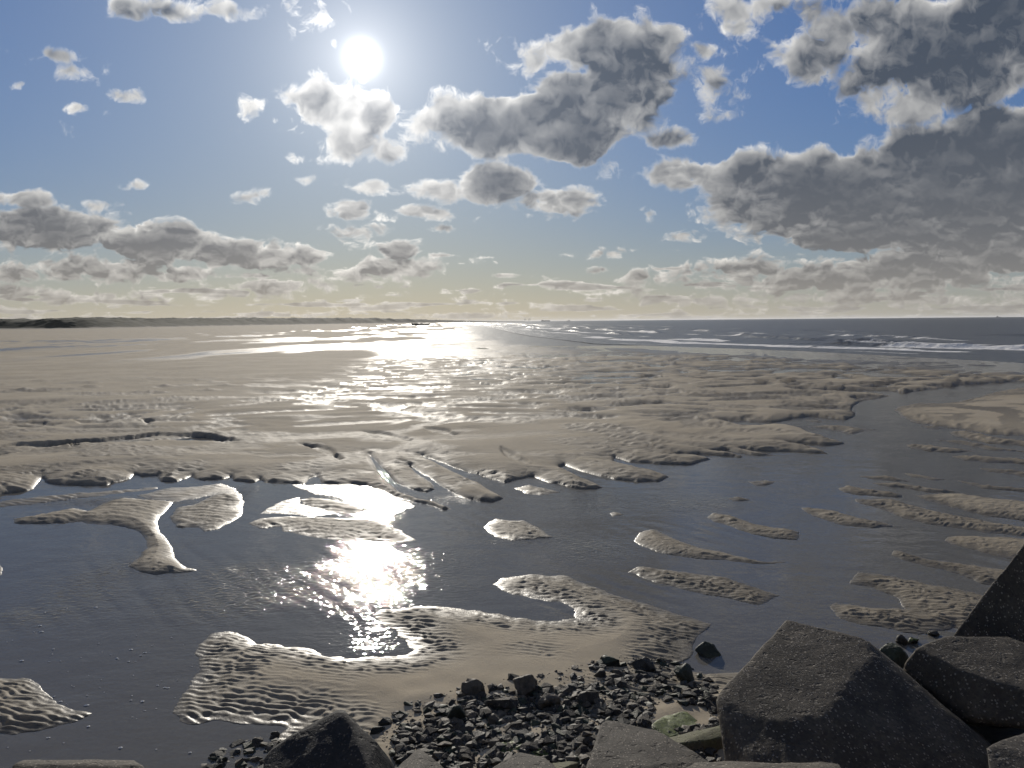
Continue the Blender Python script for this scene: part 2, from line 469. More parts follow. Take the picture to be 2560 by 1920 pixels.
isl([(2330, 1098), (2420, 1104), (2520, 1122), (2600, 1134), (2480, 1126), (2390, 1110)], 0.07, 0.3, .9)
isl([(2368, 1140), (2437, 1140), (2560, 1149), (2800, 1180), (2800, 1195), (2560, 1161), (2472, 1157), (2408, 1151)], 0.10, 0.3, .9)
isl([(2440, 1170), (2530, 1176), (2700, 1196), (2700, 1206), (2560, 1192), (2470, 1178)], 0.07, 0.3, .9)
isl([(2262, 1184), (2299, 1187), (2362, 1198), (2330, 1200), (2290, 1194)], 0.07, 0.25, .9)
isl([(2387, 1201), (2456, 1212), (2560, 1222), (2760, 1245), (2760, 1258), (2560, 1231), (2450, 1222)], 0.09, 0.25, .9)
isl([(2155, 1192), (2205, 1190), (2243, 1198), (2299, 1206), (2237, 1206), (2174, 1198)], 0.09, 0.25, .9)
isl([(2174, 1209), (2237, 1209), (2299, 1216), (2350, 1224), (2420, 1231), (2325, 1231), (2268, 1223), (2212, 1219)], 0.10, 0.25, 1.0)
isl([(2089, 1218), (2121, 1212), (2174, 1225), (2221, 1233), (2262, 1240), (2259, 1247), (2221, 1245), (2158, 1239), (2111, 1230)], 0.10, 0.25, 1.0)
isl([(2296, 1241), (2346, 1231), (2393, 1234), (2487, 1247), (2560, 1254), (2760, 1290), (2760, 1340), (2560, 1303), (2519, 1298), (2456, 1289), (2393, 1275), (2346, 1259), (2312, 1248)], 0.16, 0.45, .7)
isl([(2143, 1249), (2221, 1249), (2268, 1260), (2331, 1275), (2393, 1291), (2456, 1302), (2560, 1319), (2760, 1350), (2760, 1380), (2560, 1341), (2487, 1335), (2409, 1324), (2346, 1314), (2299, 1305), (2237, 1291), (2190, 1272), (2152, 1259)], 0.12, 0.3, 1.1)
isl([(2350, 1351), (2362, 1340), (2425, 1340), (2487, 1343), (2560, 1346), (2760, 1380), (2760, 1440), (2560, 1408), (2519, 1398), (2481, 1388), (2425, 1375), (2378, 1363)], 0.14, 0.4, .8)
isl([(2224, 1390), (2230, 1379), (2268, 1382), (2315, 1396), (2393, 1409), (2487, 1421), (2640, 1450), (2640, 1500), (2456, 1460), (2409, 1441), (2346, 1422), (2299, 1410), (2256, 1402)], 0.11, 0.3, 1.2)
isl([(2127, 1459), (2152, 1431), (2183, 1437), (2268, 1450), (2346, 1462), (2437, 1484), (2640, 1520), (2640, 1600), (2450, 1590), (2381, 1574), (2346, 1575), (2299, 1588), (2243, 1581), (2174, 1569), (2121, 1550), (2080, 1534), (2071, 1512), (2080, 1500), (2108, 1508), (2158, 1517),
     (2205, 1522), (2256, 1525), (2274, 1526), (2249, 1503), (2212, 1487), (2174, 1472)], 0.14, 0.45, 1.1)
HOL = []   # hollows cut into the sand: polygon, depth


def hol(pts, dep): HOL.append((wpoly(pts), dep))


hol([(-200, 1150), (0, 1128), (60, 1117), (190, 1110), (380, 1090), (480, 1089), (610, 1108), (560, 1113), (430, 1106), (300, 1112), (200, 1118), (90, 1134), (-100, 1160)], 0.17)
hol([(742, 1118), (790, 1121), (830, 1131), (862, 1154), (848, 1162), (822, 1146), (780, 1134)], 0.13)
hol([(-80, 1062), (5, 1060), (130, 1060), (120, 1072), (30, 1074), (-80, 1076)], 0.12)
hol([(180, 1060), (305, 1058), (265, 1070), (200, 1070)], 0.12)
hol([(355, 1056), (400, 1061), (372, 1070)], 0.12)
hol([(170, 1122), (205, 1117), (200, 1124), (178, 1126)], 0.25)
hol([(895, 1085), (980, 1090), (1040, 1110), (1020, 1116), (940, 1100)], 0.12)
hol([(1045, 1078), (1110, 1081), (1160, 1094), (1130, 1099), (1070, 1090)], 0.10)
hol([(1260, 1130), (1300, 1145), (1340, 1175), (1310, 1170), (1270, 1150)], 0.10)


def ripples(x, y, lam, seed):
    """small linguoid ripples about a wavelength lam"""
    wx = pn(x / (lam * 3.2), y / (lam * 3.2), seed) * 1.1
    wy = pn(x / (lam * 2.6), y / (lam * 2.6), seed + 3) * 1.0
    ph = (y * 0.92 + x * 0.28) / lam * 2 * np.pi + wx * 4.2
    c = np.cos(ph) * 0.5 + 0.5
    brk = pn(x / (lam * 1.5) + wy, y / (lam * 0.8), seed + 7)
    big = pn(x / (lam * 5), y / (lam * 4), seed + 8)
    b2 = np.abs(pn(x / (lam * 2.2), y / (lam * 1.2) + wx, seed + 9))
    return (1 - np.abs(2 * c - 1) ** 0.8 * np.where(c > .5, -1, 1)) * 0.5 * (0.95 + 0.8 * brk + 0.5 * big) - 0.2 + 0.38 * brk + 0.5 * (0.25 - b2)


def ground(x, y):
    shp = x.shape
    x = x.ravel(); y = y.ravel()
    near = np.clip(y, 6, 400)
    wa = 0.0075 * near
    L = 0.045 * near
    xw = x + wa * pn(x / L, y / L, 11) + 0.35 * wa * pn(3 * x / L, 3 * y / L, 12)
    yw = y + wa * 1.2 * pn(x / L, y / L, 13) + 0.35 * wa * pn(3 * x / L, 3 * y / L, 14)
    dn = sdf(xw, np.where(y > 170, 1e6, yw), NORTH, 4.0)
    dn = np.where(y > 170, 4.0, dn)
    shore = xs(y) - x                                   # metres inland of the sea's edge
    lw = pn(x / 7.0, y / 7.0, 22) * 1.3
    lum = fbm(x / 3.4 + lw, y / 2.3 + 0.6 * lw, 3, 21)  # lumpy megaripples with hollows
    lum = np.where(lum > 0, 0.7 * lum, 1.7 * lum)
    dome = fbm(x / 9.0, y / 7.0, 2, 31)
    dry = sst(-x - 12 - 5 * pn(x / 30, y / 25, 41) - 0.04 * y, -2.0, 5.0) * sst(y, 42, 52)
    farf = sst(y, 90, 125)
    mid = 0.20 + 0.11 * dome + 0.22 * (0.3 + 0.7 * sst(y, 30, 44)) * lum * (1 - 0.9 * dry) * (1 - 0.75 * farf)
    mid = mid + 0.16 * dry
    low = np.maximum(sst(x, 8, 30), 0.72 * sst(x, -13, -4)) * sst(y, 52, 68)
    mid = mid - 0.120 * low
    pool = fbm(x / 9.0, y / 14.0, 3, 51)
    mid = mid - 0.12 * low * sst(pool, 0.0, 0.25)
    mid = np.where(farf > 0, mid * (1 - 0.55 * farf) + farf * (0.03 * fbm(x / 30, y / 60, 3, 61)), mid)
    mid = mid - sst(28 - shore, 0, 28) * 0.13
    mid = np.where(shore < 0, np.maximum(mid + shore * 0.02, -1.5), mid)
    prof = 1 - np.exp(-np.maximum(dn, 0) / 0.6)
    edge = np.minimum(1, np.maximum(dn, 0) / 0.12)
    hN = np.where(dn > 0, 0.03 * edge + np.maximum(mid - 0.03, -0.2) * prof, -9)
    # fingers of the bank: troughs and swells running towards the channel
    h = hN
    rip = np.where(dn > 0, np.exp(-np.maximum(dn, 0) / 1.2) * 0.9 * sst(pn(x / 2.5, y / 2.5, 71), -0.5, 0.3), 0)
    rip = rip + np.where(dn > 0, (0.35 * sst(y, 40, 55) + 0.65 * sst(-lum, 0.02, 0.28)) * (1 - dry) * (1 - farf), 0)
    rip = np.maximum(rip, np.where(dn > 0, 0.95 * sst(fbm(x / 4.5, y / 3.2, 2, 73), 0.02, 0.22) * (1 - sst(y, 55, 75)), 0))
    dland = dn.copy()
    for poly, H, wd, ra in ISL:
        d = sdf(xw, yw, poly, 3.0)
        d = d + 0.10 * wd * pn(x * 3.1, y * 3.1, 17)
        hi = np.where(d > 0, 0.003 * np.minimum(1, d / 0.05) + 0.75 * H * (1 - np.exp(-(d / (1.1 * wd)) ** 1.25)), -9)
        up = hi > h
        if H == 0.17:
            cen = sst(d, 0.45, 0.95) * sst(pn(x / 1.6, y / 1.2, 77) + d * 0.5, -0.1, 0.6)
            rr = ra * (1 - cen)
        else:
            rr = ra * (1 - 0.85 * sst(d, 0.9, 2.2))
        rip = np.where(up, rr, rip)
        h = np.maximum(h, hi)
        dland = np.maximum(dland, d)
    for poly, dep in HOL:
        d = sdf(xw, yw, poly, 2.0) + 0.22 * fbm(x / 1.1, y / 1.6, 3, 19)
        c = sst(d, -0.06, 0.20)
        h = np.where(h > -1, h - dep * c * (0.9 + 0.7 * pn(x / 2.2, y / 3, 18)).clip(0.15, 1.3), h)
        rip = np.maximum(rip, 0.7 * c)
    wat = h < -1
    bed = -0.015 - 0.10 * (1 - np.exp(np.minimum(dland, 0) / 0.7)) + 0.03 * fbm(x / 1.7, y / 1.7, 3, 81)
    h = np.where(wat, bed, h)
    # ripples
    fine = 1 - sst(y, 17, 26)
    mid_r = sst(y, 15, 24) * (1 - sst(y, 45, 70))
    rp = 0.0155 * fine * (ripples(x, y, 0.105, 91) - 0.2) + 0.034 * mid_r * (ripples(x, y, 0.25, 95) - 0.2)
    far_r = sst(y, 45, 60) * (1 - sst(y, 120, 200))
    rp = rp + 0.16 * far_r * (ripples(x, y, 1.35, 97) - 0.2)
    rip = np.clip(rip, 0, 1.3)
    rip = rip * (0.3 + 0.7 * sst(dland, 0.0, 0.30))
    rip = np.where(wat, 0.25, rip)
    h = h + rp * rip
    h = h + 0.004 * fbm(x / 0.5, y / 0.5, 2, 99)
    # rubble bank rising to the foot of the breakwater, and the breakwater's core
    rb = sst(-y, -11.6, -9.0) * sst(x, -2.8, -1.2)
    h = h + 0.04 * rb + 0.03 * rb * pn(x * 2.2, y * 2.2, 103)
    h = np.where(y < 8.1, np.maximum(h, 0.05 + 0.50 * (8.1 - y)), h)
    wet = 1 - sst(h + 0.03 * pn(x / 1.2, y / 1.2, 111), 0.00, 0.13)
    film = farf * sst(fbm(x / 22, y / 70, 3, 121) + 0.5 * sst(70 - shore, 0, 60) - 0.55 * sst(shore, 110, 200), 0.02, 0.22)
    film = film * (0.25 + 0.75 * sst(fbm(x / 9, y / 40, 3, 123), -0.25, 0.15))
    film = np.maximum(film, sst(26 - shore, 0, 10) * sst(y, 50, 70))
    flat = sst(y, 55, 80) * (1 - dry) * sst(h, -1, 0) * (1 - sst(h, 0.06, 0.14))
    wet = np.maximum(wet, 0.95 * flat)
    wet = np.maximum(wet, 0.85 * sst(-lum, 0.0, 0.16) * (1 - dry) * sst(y, 26, 42) * (1 - farf))
    wet = np.maximum(wet, film)
    film = np.maximum(film, np.where(h > -0.01, 0.8 * (1 - sst(h + 0.012 * pn(x / 0.4, y / 0.4, 131), 0.0, 0.028)), 0))
    wet = np.maximum(wet, 0.55 * rip)
    return h.reshape(shp), np.clip(wet, 0, 1).reshape(shp), film.reshape(shp), dry.reshape(shp)


pyr = np.concatenate([np.arange(2420, 2000, -6.0), np.arange(2000, 1050, -1.7), np.arange(1050, 818, -1.9)])
Yr = CAMH / np.tan(np.arctan((pyr - 803) / F * 1.0 / 1.0) + 0.0)
Yr = CAMH / ((pyr - 803) / F)
Yr = np.concatenate([Yr, np.geomspace(Yr[-1] * 1.12, 9000, 22)])
Xc = np.concatenate([np.linspace(-1.3, -0.76, 50)[:-1], np.linspace(-0.76, 0.76, 1180), np.linspace(0.76, 1.3, 50)[1:]])
YY = np.repeat(Yr[:, None], len(Xc), 1); XX = Xc[None, :] * YY
HH, WET, FILM, DRY = ground(XX, YY)
sand_me = mesh_from('sand_flat', np.stack([XX, YY, HH], -1).reshape(-1, 3), quads=grid_quads(len(Yr), len(Xc)))
attr(sand_me, 'wet', WET); attr(sand_me, 'film', FILM); attr(sand_me, 'dry', DRY)

mt, g, b, out = material('sand')
pos = g.n('ShaderNodeNewGeometry').outputs['Position']
wet = g.n('ShaderNodeAttribute', attribute_name='wet').outputs['Fac']
film = g.n('ShaderNodeAttribute', attribute_name='film').outputs['Fac']
n1 = g.noise(pos, 0.22, 5, 0.6); n2 = g.noise(pos, 9.0, 3, 0.6)
n4 = g.noise(g.v('MULTIPLY', pos, (0.25, 1.0, 1.0)), 0.06, 4, 0.6)
drycol = g.mix(g.rng(n1, 0.3, 0.7), (0.33, 0.28, 0.205), (0.405, 0.348, 0.26))
drycol = g.mix(g.m('MULTIPLY', g.rng(n4, 0.4, 0.7), 0.35), drycol, (0.28, 0.242, 0.182))
wetcol = g.mix(g.rng(n2, 0.3, 0.7), (0.098, 0.086, 0.066), (0.15, 0.132, 0.102))
wetc = g.m('MULTIPLY', wet, g.rng(n1, 0.15, 0.6, 0.75, 1.0))
colr = g.mix(wetc, drycol, wetcol)
g.put(b.inputs['Base Color'], colr)
rough = g.fmix(wet, 0.92, 0.52)
rough = g.fmix(film, rough, 0.31)
g.put(b.inputs['Roughness'], rough)
b.inputs['IOR'].default_value = 1.33
g.put(b.inputs['Specular IOR Level'], g.fmix(wet, 0.12, g.fmix(film, 0.18, 0.42)))
bp = g.n('ShaderNodeBump'); bp.inputs['Strength'].default_value = 0.35; bp.inputs['Distance'].default_value = 0.02
g.put(bp.inputs['Height'], g.m('ADD', g.noise(pos, 22.0, 4, 0.65), g.m('MULTIPLY', g.noise(pos, 3.0, 3, 0.6), 1.2)))
g.put(b.inputs['Normal'], bp.outputs[0])
sand = link('sand_flat', sand_me, mt); tag(sand, kind='structure')

# ------------------------------------------------------------------ the tidal stream and pools
yrw = CAMH / ((np.concatenate([np.arange(2150, 1100, -3.0), np.arange(1100, 860, -6.0)]) - 803) / F)
xcw = np.linspace(-0.95, 0.95, 620)
WY = np.repeat(yrw[:, None], len(xcw), 1); WX = xcw[None, :] * WY
WX = np.minimum(WX, xs(WY) - 2.0)
chop = np.zeros_like(WX)
for px, py, rx, ry, am in ((760, 1450, 340, 58, .8), (960, 1405, 260, 38, .5), (590, 1505, 210, 48, .8), (900, 1520, 150, 26, .8), (270, 1450, 130, 70, .55), (120, 1540, 200, 40, .5), (1480, 1375, 90, 28, .7), (1330, 1350, 120, 20, .5),
                           (1130, 1250, 60, 14, .6), (560, 1250, 60, 25, .8), (300, 1255, 260, 10, .7), (900, 1255, 120, 26, .8), (1720, 1260, 130, 25, .45), (1480, 1260, 120, 30, .45)):
    cx_, cy_ = (float(v) for v in ground_pt(px, py)); ex_ = float(ground_pt(px + rx, py)[0]) - cx_; ey_ = float(ground_pt(px, py - ry)[1]) - cy_
    chop = np.maximum(chop, am * np.exp(-(((WX - cx_) / ex_) ** 2 + ((WY - cy_) / ey_) ** 2) * 1.2))
chop = np.clip(chop * (0.8 + 0.7 * fbm(WX / 1.6, WY / 1.6, 3, 206)), 0, 1.2)
ph = (WX * 0.85 + WY * 0.65) * 2 * np.pi / 0.55 + 3.2 * pn(WX / 2.4, WY / 2.4, 201)
stand = np.sin(ph) + 0.35 * np.sin(2 * ph + 1.0)
WZ = 0.010 * stand * chop + 0.003 * stand * sst(pn(WX / 3.2, WY / 2.2, 203), 0.0, 0.45) + 0.003 * pn(WX / 0.9, WY / 0.5, 205)
fade = 1 - sst(WY, 25, 60)
water_me = mesh_from('tidal_water', np.stack([WX, WY, WZ * fade], -1).reshape(-1, 3), quads=grid_quads(len(yrw), len(xcw)))


attr(water_me, 'chop', chop * fade)


def water_mat(name, murk, s1, bumpd, clear):
    mt, g, b, out = material(name)
    nt = mt.node_tree; nt.nodes.remove(b)
    pos = g.n('ShaderNodeNewGeometry').outputs['Position']
    st = g.v('MULTIPLY', pos, (1.0, 1.5, 1.0))
    a = g.noise(st, s1, 2, 0.55, 0.5); c = g.noise(st, s1 * 0.22, 2, 0.5, 0.4)
    calm = g.rng(g.noise(pos, 0.33, 3, 0.6), 0.38, 0.62, 0.25, 1.0)
    ch = g.n('ShaderNodeAttribute', attribute_name='chop').outputs['Fac']
    a = g.m('MULTIPLY', a, g.m('MULTIPLY_ADD', ch, 4.2, g.m('MULTIPLY', calm, 0.5)))
    hgt = g.m('ADD', a, g.m('MULTIPLY', c, 0.8))
    bp = g.n('ShaderNodeBump'); bp.inputs['Strength'].default_value = 1.0; bp.inputs['Distance'].default_value = bumpd
    g.put(bp.inputs['Height'], hgt)
    fr = g.n('ShaderNodeFresnel'); fr.inputs['IOR'].default_value = 1.33; g.put(fr.inputs['Normal'], bp.outputs[0])
    gl = g.n('ShaderNodeBsdfGlossy'); gl.inputs['Roughness'].default_value = 0.03; g.put(gl.inputs['Normal'], bp.outputs[0])
    tr = g.n('ShaderNodeBsdfTransparent'); tr.inputs[0].default_value = (0.72, 0.76, 0.74, 1)
    df = g.n('ShaderNodeBsdfDiffuse'); df.inputs[0].default_value = (*murk, 1)
    m1 = g.n('ShaderNodeMixShader'); m1.inputs[0].default_value = clear
    g.put(m1.inputs[1], df.outputs[0]); g.put(m1.inputs[2], tr.outputs[0])
    m2 = g.n('ShaderNodeMixShader'); g.put(m2.inputs[0], fr.outputs[0])
    g.put(m2.inputs[1], m1.outputs[0]); g.put(m2.inputs[2], gl.outputs[0])
    nt.links.new(m2.outputs[0], out.inputs[0])
    return mt


water = link('tidal_water', water_me, water_mat('tidal_water', (0.26, 0.244, 0.215), 7.0, 0.013, 0.55))
tag(water, kind='structure')

# ------------------------------------------------------------------ the sea with its surf
ys_ = np.concatenate([np.linspace(20, 60, 12)[:-1], CAMH / (np.arange(160, 6, -0.75) / F), np.geomspace(1650, 45000, 40)])
ss_ = np.concatenate([np.linspace(-1.9, 160, 420), np.geomspace(162, 70000, 90)])
SY = np.repeat(ys_[:, None], len(ss_), 1); SS = np.repeat(ss_[None, :], len(ys_), 0)
SX = xs(SY) + SS
wob = 9 * pn(SY / 70, SS / 60, 301) + 3 * pn(SY / 22, SS / 30, 302)
sw = SS + wob
crest = np.zeros_like(SS); foam = np.zeros_like(SS)
for k, (c0, A) in enumerate(((16, .35), (30, .75), (52, .85), (80, .7), (118, .6))):
    seg = sst(pn(SY / 40 + k * 5.1, SY * 0 + k, 310 + k), -0.35, 0.2)
    t = (sw - c0)
    pr = np.where(t < 0, np.exp(-(t / 1.6) ** 2), np.exp(-(t / 4.5) ** 2))
    crest += A * seg * pr
    br = sst(pn(SY / 30 + 3.3 * k, SY * 0 + 2.7 * k, 330 + k), -0.25, 0.12) * (1.0, 1.0, 0.75, 0.6, 0.5)[k]
    foam = np.maximum(foam, br * np.exp(-((t + 1.4) / 3.2) ** 2) * (0.85 + 0.5 * pn(SY / 5, SS / 4, 345)))
    foam = np.maximum(foam, 0.42 * br * sst(-t, 0, 2) * sst(t, -11, -3) * sst(fbm(SS / 3, SY / 7, 3, 340 + k), -0.1, 0.3))
swash = np.exp(-((sw - 4) / 2.0) ** 2) * sst(pn(SY / 15, SS / 30, 350), -0.2, 0.3)
foam = np.maximum(foam, 0.55 * swash)
SZ = crest * sst(SS, 2, 10) * (0.85 + 0.5 * pn(SS / 1.8, SY / 4, 351)) + 0.10 * sst(SS, 20, 60) * pn(SS / 6, SY / 11, 352)
sea_me = mesh_from('sea', np.stack([SX, SY, SZ], -1).reshape(-1, 3), quads=grid_quads(len(ys_), len(ss_)))
attr(sea_me, 'foam', foam)
mt, g, b, out = material('sea_water')
pos = g.n('ShaderNodeNewGeometry').outputs['Position']
fo = g.n('ShaderNodeAttribute', attribute_name='foam').outputs['Fac']
br = g.noise(pos, 1.1, 4, 0.7)
fo2 = g.rng(g.m('ADD', fo, g.m('MULTIPLY_ADD', br, 0.7, -0.35)), 0.42, 0.66)
big = g.noise(g.v('MULTIPLY', pos, (1.0, 0.5, 1)), 0.02, 4, 0.6)
g.put(b.inputs['Base Color'], g.mix(fo2, g.mix(big, (0.085, 0.088, 0.080), (0.135, 0.132, 0.116)), (0.72, 0.70, 0.66)))
g.put(b.inputs['Roughness'], g.fmix(fo2, 0.36, 0.9))
b.inputs['IOR'].default_value = 1.33
bp = g.n('ShaderNodeBump'); bp.inputs['Strength'].default_value = 1.0; bp.inputs['Distance'].default_value = 0.35
g.put(bp.inputs['Height'], g.m('ADD', g.noise(pos, 0.7, 4, 0.62), g.m('MULTIPLY', g.noise(pos, 0.09, 3, 0.6), 2.5)))
g.put(b.inputs['Normal'], bp.outputs[0])
sea = link('sea', sea_me, mt); tag(sea, kind='structure')

# ------------------------------------------------------------------ dunes along the far beach
DF = np.array([(-1500, 700, 9), (-1000, 820, 10), (-640, 961, 11.5), (-520, 1010, 13.5), (-560, 1400, 15), (-590, 1850, 17), (-580, 2600, 20), (-545, 3700, 23), (-420, 4500, 17), (-230, 5600, 10), (-60, 8000, 6), (250, 12000, 6)], float)
tt = np.linspace(0, len(DF) - 1, 900)
fx = np.interp(tt, np.arange(len(DF)), DF[:, 0]); fy = np.interp(tt, np.arange(len(DF)), DF[:, 1]); fh = np.interp(tt, np.arange(len(DF)), DF[:, 2])
uu = np.concatenate([np.linspace(-30, 0, 4)[:-1], np.linspace(0, 130, 46), np.geomspace(136, 420, 12)])
tx, ty = np.gradient(fx), np.gradient(fy)
kr = np.ones(121) / 121
tx = np.convolve(np.pad(tx, 60, 'edge'), kr, 'valid'); ty = np.convolve(np.pad(ty, 60, 'edge'), kr, 'valid')
fx = np.convolve(np.pad(fx, 30, 'edge'), np.ones(61) / 61, 'valid'); fy = np.convolve(np.pad(fy, 30, 'edge'), np.ones(61) / 61, 'valid')
dirx, diry = -ty / np.hypot(tx, ty), tx / np.hypot(tx, ty)
DU = np.repeat(uu[None, :], len(tt), 0)
DX = fx[:, None] + dirx[:, None] * DU * 1.0; DY = fy[:, None] + diry[:, None] * DU
und = 0.95 + 0.38 * fbm(DX / 90, DY / 140, 3, 401)
base_h = fh[:, None] * und
bush = np.maximum(fbm(DX / 9, DY / 30, 3, 411), -0.2) * 3.4
sl = sst(DU, -2, 56)
DZ = -0.4 + sst(DU, -30, 0) * 0.9 + sl * base_h + bush * sst(DU, 12, 50) + 0.5 * fbm(DX / 6, DY / 6, 2, 415) * sst(DU, 2, 10)
veg = sst(DU + 9 * fbm(DX / 25, DY / 25, 3, 421), 4, 11)
dune_me = mesh_from('dune_ridge', np.stack([DX, DY, DZ], -1).reshape(-1, 3), quads=grid_quads(len(tt), len(uu)))
attr(dune_me, 'veg', veg)
mt, g, b, out = material('dune')
pos = g.n('ShaderNodeNewGeometry').outputs['Position']
vg = g.n('ShaderNodeAttribute', attribute_name='veg').outputs['Fac']
n = g.noise(pos, 0.06, 5, 0.7)
vc = g.ramp(n, [(0.3, (0.009, 0.013, 0.007)), (0.5, (0.02, 0.024, 0.013)), (0.72, (0.04, 0.04, 0.022))])
g.put(b.inputs['Base Color'], g.mix(vg, (0.32, 0.28, 0.22), vc))
b.inputs['Roughness'].default_value = 0.95; b.inputs['Specular IOR Level'].default_value = 0.1
dune = link('dune_ridge', dune_me, mt); tag(dune, kind='structure')


# ------------------------------------------------------------------ concrete blocks and rocks
def concrete(name, c0, c1, moss=0.0, speck=1.0, rough=0.85, vary=False):
    mt, g, b, out = material(name)
    pos = g.n('ShaderNodeTexCoord').outputs['Object']
    big = g.noise(pos, 1.6, 5, 0.65); fine = g.noise(pos, 26.0, 4, 0.7)
    c = g.mix(g.rng(big, 0.3, 0.7), c0, c1)
    if vary:
        ri = g.m('MODULO', g.m('ADD', g.n('ShaderNodeNewGeometry').outputs['Random Per Island'], g.n('ShaderNodeObjectInfo').outputs['Random']), 1.0)
        c = g.mix(g.rng(ri, 0.35, 1.0), c, (0.12, 0.098, 0.07))
        c = g.mix(g.rng(ri, 0.0, 0.3, 0.7, 0.0), c, (0.016, 0.018, 0.012))
    vo = g.n('ShaderNodeTexVoronoi', feature='F1'); dn_ = g.n('ShaderNodeTexNoise'); g.put(dn_.inputs['Vector'], pos); dn_.inputs['Scale'].default_value = 20.0
    g.put(vo.inputs['Vector'], g.v('MULTIPLY_ADD', dn_.outputs['Color'], (0.025, 0.025, 0.025), pos))
    vo.inputs['Scale'].default_value = 34.0
    pick = g.rng(g.sep(vo.outputs['Color'])[0], 0.60, 0.80)
    spk = g.m('MULTIPLY', g.rng(vo.outputs['Distance'], 0.30, 0.42, 1.0, 0.0), pick)
    c = g.mix(g.m('MULTIPLY', g.rng(g.sep(vo.outputs['Color'])[1], 0.0, 1.0), 0.45 * speck), c, tuple(0.35 * v for v in c0))
    c = g.mix(g.m('MULTIPLY', spk, 0.75 * speck), c, (0.27, 0.235, 0.19))
    c = g.mix(g.m('MULTIPLY', g.rng(fine, 0.52, 0.7), 0.5), c, tuple(0.4 * v for v in c0))
    st_ = g.noise(g.v('MULTIPLY', pos, (2.0, 2.0, 0.6)), 1.3, 5, 0.7)
    c = g.mix(g.rng(st_, 0.5, 0.66, 0.0, 0.6), c, tuple(0.45 * v for v in c0))
    if moss:
        nz = g.sep(g.n('ShaderNodeNewGeometry').outputs['Normal'])[2]
        mm = g.m('MULTIPLY', g.rng(g.m('ADD', nz, g.m('MULTIPLY_ADD', big, 1.2, -0.6)), 0.35, 0.8), moss)
        c = g.mix(mm, c, g.mix(g.rng(fine, 0.35, 0.65), (0.042, 0.058, 0.010), (0.105, 0.13, 0.022)))
    g.put(b.inputs['Base Color'], c)
    b.inputs['Roughness'].default_value = rough
    b.inputs['Specular IOR Level'].default_value = 0.35
    bp = g.n('ShaderNodeBump'); bp.inputs['Strength'].default_value = 0.7; bp.inputs['Distance'].default_value = 0.012
    pit = g.rng(g.noise(pos, 9.0, 2, 0.5), 0.30, 0.40)
    g.put(bp.inputs['Height'], g.m('ADD', g.m('ADD', g.m('MULTIPLY', fine, 0.9), g.m('MULTIPLY', spk, 0.6)), pit))
    g.put(b.inputs['Normal'], bp.outputs[0])
    return mt


M_CON = concrete('concrete_brown', (0.046, 0.038, 0.028), (0.094, 0.078, 0.058))
M_CONG = concrete('concrete_grey', (0.040, 0.034, 0.027), (0.07, 0.06, 0.047))
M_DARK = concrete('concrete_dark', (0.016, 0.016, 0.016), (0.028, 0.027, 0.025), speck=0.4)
M_MOSS = concrete('mossy_stone', (0.05, 0.05, 0.04), (0.09, 0.085, 0.07), moss=1.0, speck=0.3, rough=0.6)
M_TAN = concrete('slab_tan', (0.10, 0.088, 0.066), (0.16, 0.138, 0.105), moss=0.35, speck=0.3)
from mathutils import noise as mnoise


def hull_block(name, pts, mat, bev=0.05, rough=0.007, seed=0, cuts=4, weld=None):
    """a closed rough block: convex hull of world points, worn edges, uneven faces"""
    c = sum((Vector(p) for p in pts), Vector()) / len(pts)
    bm = bmesh.new()
    for p in pts: bm.verts.new(Vector(p) - c)
    r = bmesh.ops.convex_hull(bm, input=bm.verts)
    bmesh.ops.delete(bm, geom=list({v for v in r['geom_interior'] + r['geom_unused'] if isinstance(v, bmesh.types.BMVert)}), context='VERTS')
    bmesh.ops.dissolve_limit(bm, angle_limit=math.radians(4), verts=bm.verts, edges=bm.edges)
    if bev: bmesh.ops.bevel(bm, geom=list(bm.edges), offset=bev, segments=3, profile=0.5, affect='EDGES', clamp_overlap=True)
    bmesh.ops.triangulate(bm, faces=bm.faces)
    for k in range(cuts):
        es = [e for e in bm.edges if e.calc_length() > 0.07]
        if not es or len(bm.faces) > 14000: break
        bmesh.ops.subdivide_edges(bm, edges=es, cuts=1)
        bmesh.ops.triangulate(bm, faces=[f for f in bm.faces if len(f.verts) > 3])
    bm.normal_update()
    off = Vector((seed * 3.7, seed * 1.3, 0))
    for v in bm.verts:
        nn = mnoise.fractal((v.co + off) * 2.2, 0.7, 2.0, 5) * rough * 1.5 + mnoise.noise((v.co + off) * 14) * rough * 0.5
        v.co += v.normal * nn
    for f in bm.faces: f.smooth = True
    me = bpy.data.meshes.new(name); bm.to_mesh(me); bm.free()
    me.set_sharp_from_angle(angle=math.radians(32))
    return link(name, me, mat, loc=c)


def block(name, spec, mat, label, cat='concrete block', group='concrete blocks of the breakwater', **kw):
    return tag(hull_block(name, [at(*s) for s in spec], mat, **kw), label, cat, group)


def on_plane(px, anchor, N):
    """pixels laid on the plane through the anchor (px, py, dist) with normal N -> (px, py, dist)"""
    A = at(*anchor) - Vector((0, 0, CAMH)); N = Vector(N); k = A.dot(N)
    res = []
    for q_ in px:
        d = Vector(ray(*q_)); res.append((q_[0], q_[1], (d * (k / d.dot(N))).y))
    return res


